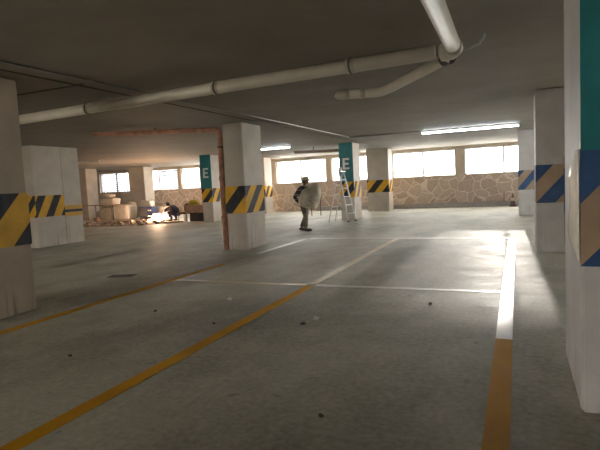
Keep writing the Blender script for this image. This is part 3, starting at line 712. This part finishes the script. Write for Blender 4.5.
# welding machine cart
r = thing('welding_machine', 'dark blue boxy machine on wheels left of the sparks', 'machine', (-17.0, 20.1, 0))
M['mach'] = plain('machine_blue', (.03, .045, .11), .45, .2)
b = MB(); b.box(-.42, .42, -.25, .25, .13, .66); b.build('case', M['mach'], r, .025)
q = MB(); q.box(-.36, .1, -.26, -.249, .2, .58); fp_ = q.build('front_panel', M['seam'], r)
for x in (-.2, .02): q = MB(); q.lathe([(.03, 0), (.03, .03), (.005, .03)], (0, 0, 0), 12); 
for x in (.2, .32):
    q = MB(); q.tube([(x, -.25, .48), (x, -.28, .48)], .028, 12); q.build('dial', M['paper'], fp_)
for x in (-.32, .32):
    for y in (-.22, .22): q = MB(); q.tube([(x, y-.025, .07), (x, y+.025, .07)], .07, 16); q.build('wheel', M['seam'], r, 0, True)
q = MB(); q.box(-.36, .36, -.2, .2, .08, .13); q.build('chassis', M['clamp'], r)
q = MB(); q.tube([(-.42, -.15, .6), (-.5, -.15, .7), (-.5, .15, .7), (-.42, .15, .6)], .014, 8); q.build('handle', M['clamp'], r, 0, True)
r = thing('plastic_pail', 'small pale grey pail standing on the blue machine', 'pail', (-16.78, 20.1, .66))
b = MB(); b.lathe([(.085, 0), (.09, .01), (.115, .27), (.12, .275), (.12, .29), (.1, .29)], n=20); b.build('body', plain('pail_grey', (.50, .50, .48), .5), r, 0, True)
q = MB(); q.tube([(-.118, 0, .26), (-.10, -.05, .16), (0, -.13, .10), (.10, -.05, .16), (.118, 0, .26)], .004, 6); q.build('handle', M['clamp'], r, 0, True)
q = MB(); q.lathe([(.123, .285), (.123, .305), (.03, .312), (.03, .33), (.005, .33)], n=20); q.build('lid', M['seam'], r, 0, True)
# chair
r = thing('padded_chair', 'dark padded chair between the welder and the workbench', 'chair', (-13.85, 18.75, 0), R(-95))
M['pad'] = plain('pad_dark', (.055, .05, .04), .8)
b = MB(); b.sack(-.22, .22, .18, .27, .42, .80, .5, .04, 3, 10); b.build('backrest', M['pad'], r, 0, True)
b = MB(); b.sack(-.22, .22, -.24, .20, .32, .41, .4, .04, 4, 10); b.build('seat', plain('seat_red', (.18, .07, .055), .7), r, 0, True)
for x in (-.19, .19):
    for y in (-.2, .2): q = MB(); q.tube([(x, y, 0), (x*.95, y*.95, .35)], .013, 8); q.build('leg', M['clamp'], r, 0, True)
for x in (-.15, .15): q = MB(); q.tube([(x, .19, .34), (x, .235, .6)], .012, 8); q.build('back_post', M['clamp'], r, 0, True)
# workbench
r = thing('workbench', 'low wooden workbench with a deep front board beside the teal lettered column', 'workbench', (-12.92, 18.7, 0))
M['wood'] = plain('bench_wood', (.44, .28, .19), .7, 0, .25, 6, .2)
b = MB(); b.box(-.66, .58, -.34, .34, .68, .73); b.build('top', M['wood'], r, .006)
q = MB(); q.box(-.6, .54, -.33, -.30, .38, .68); q.build('front_board', M['wood'], r, .004)
for x in (-.58, .52):
    for y in (-.29, .29): q = MB(); q.box(x-.035, x+.035, y-.035+(.03 if y < 0 else 0), y+.035, 0, .68); q.build('leg', M['wood'], r)
r = thing('storage_box', 'dark box pushed under the workbench', 'box', (-12.75, 18.72, 0))
b = MB(); b.box(-.64, .26, -.22, .22, 0, .40); b.build('body', M['seam'], r, .015)
q = MB(); q.box(-.655, .275, -.235, .235, .40, .44); q.build('lid', M['pad'], r, .01)
q = MB(); q.box(-.28, -.10, -.24, -.22, .28, .32); q.build('handle', M['clamp'], r, .006)
b = MB(); b.ball((0, 0, .0), .22, 3, (1.35, .8, .75), .55, 9); 
for v in b.bm.verts: v.co.z = max(v.co.z, -.05)
tag(at(b.build('crumpled_cloth', plain('cloth_yellow', (.50, .43, .06), .8, 0, .25, 6), None, 0, True), (-13.2, 18.68, .785)), 'crumpled yellow-green cloth heaped on the workbench', 'cloth')
r = thing('plastic_bottle', 'small pale bluish bottle on the workbench right of the yellow cloth', 'bottle', (-12.72, 18.6, .73))
b = MB(); b.lathe([(.05, 0), (.055, .01), (.055, .16), (.03, .21), (.02, .22), (.02, .24)], n=16); b.build('body', plain('bottle_violet', (.50, .48, .62), .3), r, 0, True)
q = MB(); q.lathe([(.024, .235), (.024, .265), (.004, .266)], n=12); q.build('cap', M['navy'], r, 0, True)
r = thing('plastic_bottle', 'small dark bottle on the workbench next to the lettered column', 'bottle', (-12.50, 18.6, .73))
b = MB(); b.lathe([(.045, 0), (.05, .01), (.05, .12), (.028, .165), (.02, .17), (.02, .19)], n=16); b.build('body', M['navy'], r, 0, True)
q = MB(); q.lathe([(.024, .185), (.024, .21), (.004, .211)], n=12); q.build('cap', M['paper'], r, 0, True)
# trodden dirt and grit under the rubble
M['dirt'] = plain('dirt', (.13, .095, .07), .95, 0, .45, 5, .4)
b = MB(); ring = []
for k in range(40):
    a = 2*math.pi*k/40; rr = 1+.22*noise.noise(Vector((math.cos(a)*1.7, math.sin(a)*1.7, 3)))
    ring.append((2.75*rr*math.cos(a), 1.1*rr*math.sin(a)))
lo = [b.bm.verts.new((x, y, 0)) for x, y in ring]; hi = [b.bm.verts.new((x*.97, y*.97, .006)) for x, y in ring]
b.bm.faces.new(lo[::-1]); b.bm.faces.new(hi)
for k in range(40): b.bm.faces.new([lo[k], lo[(k+1) % 40], hi[(k+1) % 40], hi[k]])
tag(at(b.build('floor_dirt', M['dirt']), (-16.3, 17.6, 0)), 'dark brown dirt and grit spread on the floor around the welding spot', 'dirt', None, 'stuff')
# planks and rubble
for x0, y0, x1, y1, w, h, lab in ((-18.9, 18.55, -16.7, 18.55, .16, .10, 'long pale plank on the floor in front of the sacks'),
                                  (-18.9, 17.2, -16.6, 17.0, .10, .05, 'thin plank lying nearest among the rubble'),
                                  (-14.6, 17.7, -13.4, 18.05, .12, .05, 'short plank on the floor in front of the workbench')):
    b = MB(); c = Vector(((x0+x1)/2, (y0+y1)/2, 0)); b.bar(Vector((x0, y0, h/2))-c, Vector((x1, y1, h/2))-c, w, h)
    tag(at(b.build('wood_plank', plain('plank_wood', (.48, .36, .25), .8, 0, .2, 7), None, .006), c), lab, 'plank')
rc = 0; placed = []
while rc < 34:
    x = random.uniform(-18.8, -14.2); y = random.uniform(16.3, 18.3)
    if abs(y-18.55) < .25 or (17.5 < y and x > -14.9) or abs(y-17.1) < .25 or any((x-a)**2+(y-c)**2 < .09 for a, c in placed): continue
    placed.append((x, y))
    chunk(x, y, random.uniform(.05, .15), M['rub'], 'broken chunk of tan rubble strewn on the floor before the welding spot', 'rubble', 'rubble_chunk', 'rubble strewn before the welding spot', seed=rc+1); rc += 1

# traffic cone and marker post by the right window
r = thing('traffic_cone', 'small dark traffic cone at the foot of the stone wall by the far right column', 'cone', (-.17, 23.55, 0))
b = MB(); b.box(-.15, .15, -.15, .15, 0, .03); b.build('base', M['seam'], r, .01)
q = MB(); q.lathe([(.11, .03), (.075, .25), (.045, .45), (.022, .56), (.018, .565)], n=18); q.build('body', plain('cone_brown', (.22, .12, .10), .6), r, 0, True)
q = MB(); q.lathe([(.082, .24), (.062, .37), (.05, .37)], n=18); q.build('collar', M['paper'], r, 0, True)
r = thing('marker_post', 'short thin post standing on the kerb left of the traffic cone', 'post', (-.53, 24.1, .2))
b = MB(); b.tube([(0, 0, 0), (0, 0, .42)], .022, 10); b.build('shaft', M['rust'], r, 0, True)
q = MB(); q.box(-.07, .07, -.07, .07, 0, .02); q.build('base', M['clamp'], r)

# ------------------------------------------------------------------ light
sun = bpy.data.lights.new('sun', 'SUN'); sun.energy = .85; sun.angle = R(.6); sun.color = (1, .88, .74)
so = bpy.data.objects.new('sun', sun); COL.objects.link(so)
el, az = R(7.8), R(1.4)
d = Vector((math.sin(az)*math.cos(el), -math.cos(az)*math.cos(el), -math.sin(el)))   # travel direction
so.rotation_euler = d.to_track_quat('-Z', 'Y').to_euler(); so.location = (0, 40, 12)
w = bpy.data.worlds.new('world'); S.world = w; w.use_nodes = True
bg = w.node_tree.nodes['Background']; bg.inputs[0].default_value = (1.0, .955, .88, 1); bg.inputs[1].default_value = 3.6

# ------------------------------------------------------------------ camera
f, yaw, pitch, roll = 501.14, .41069, .08089, -.04920
cy, sy = math.cos(yaw), math.sin(yaw)
fw0, rt0, up0 = Vector((-sy, cy, 0)), Vector((cy, sy, 0)), Vector((0, 0, 1))
fw = fw0*math.cos(pitch)-up0*math.sin(pitch); up = up0*math.cos(pitch)+fw0*math.sin(pitch)
c, s = math.cos(roll), math.sin(roll)
rt = rt0*c+up*s; up2 = up*c-rt0*s
cam = bpy.data.cameras.new('camera'); co = bpy.data.objects.new('camera', cam); COL.objects.link(co)
mw = Matrix((rt, up2, -fw)).transposed().to_4x4(); mw.translation = (0, 0, 1.4); co.matrix_world = mw
cam.sensor_width = 36; cam.lens = f*36/600; cam.clip_start = .05; cam.clip_end = 300
S.camera = co
v = S.view_settings; v.view_transform = 'Standard'; v.look = 'None'; v.gamma = 1; v.use_curve_mapping = False; v.exposure = 2.85
S.cycles.max_bounces = 10; S.cycles.diffuse_bounces = 6; S.cycles.transparent_max_bounces = 12
S.cycles.sample_clamp_indirect = 6; S.cycles.use_denoising = True
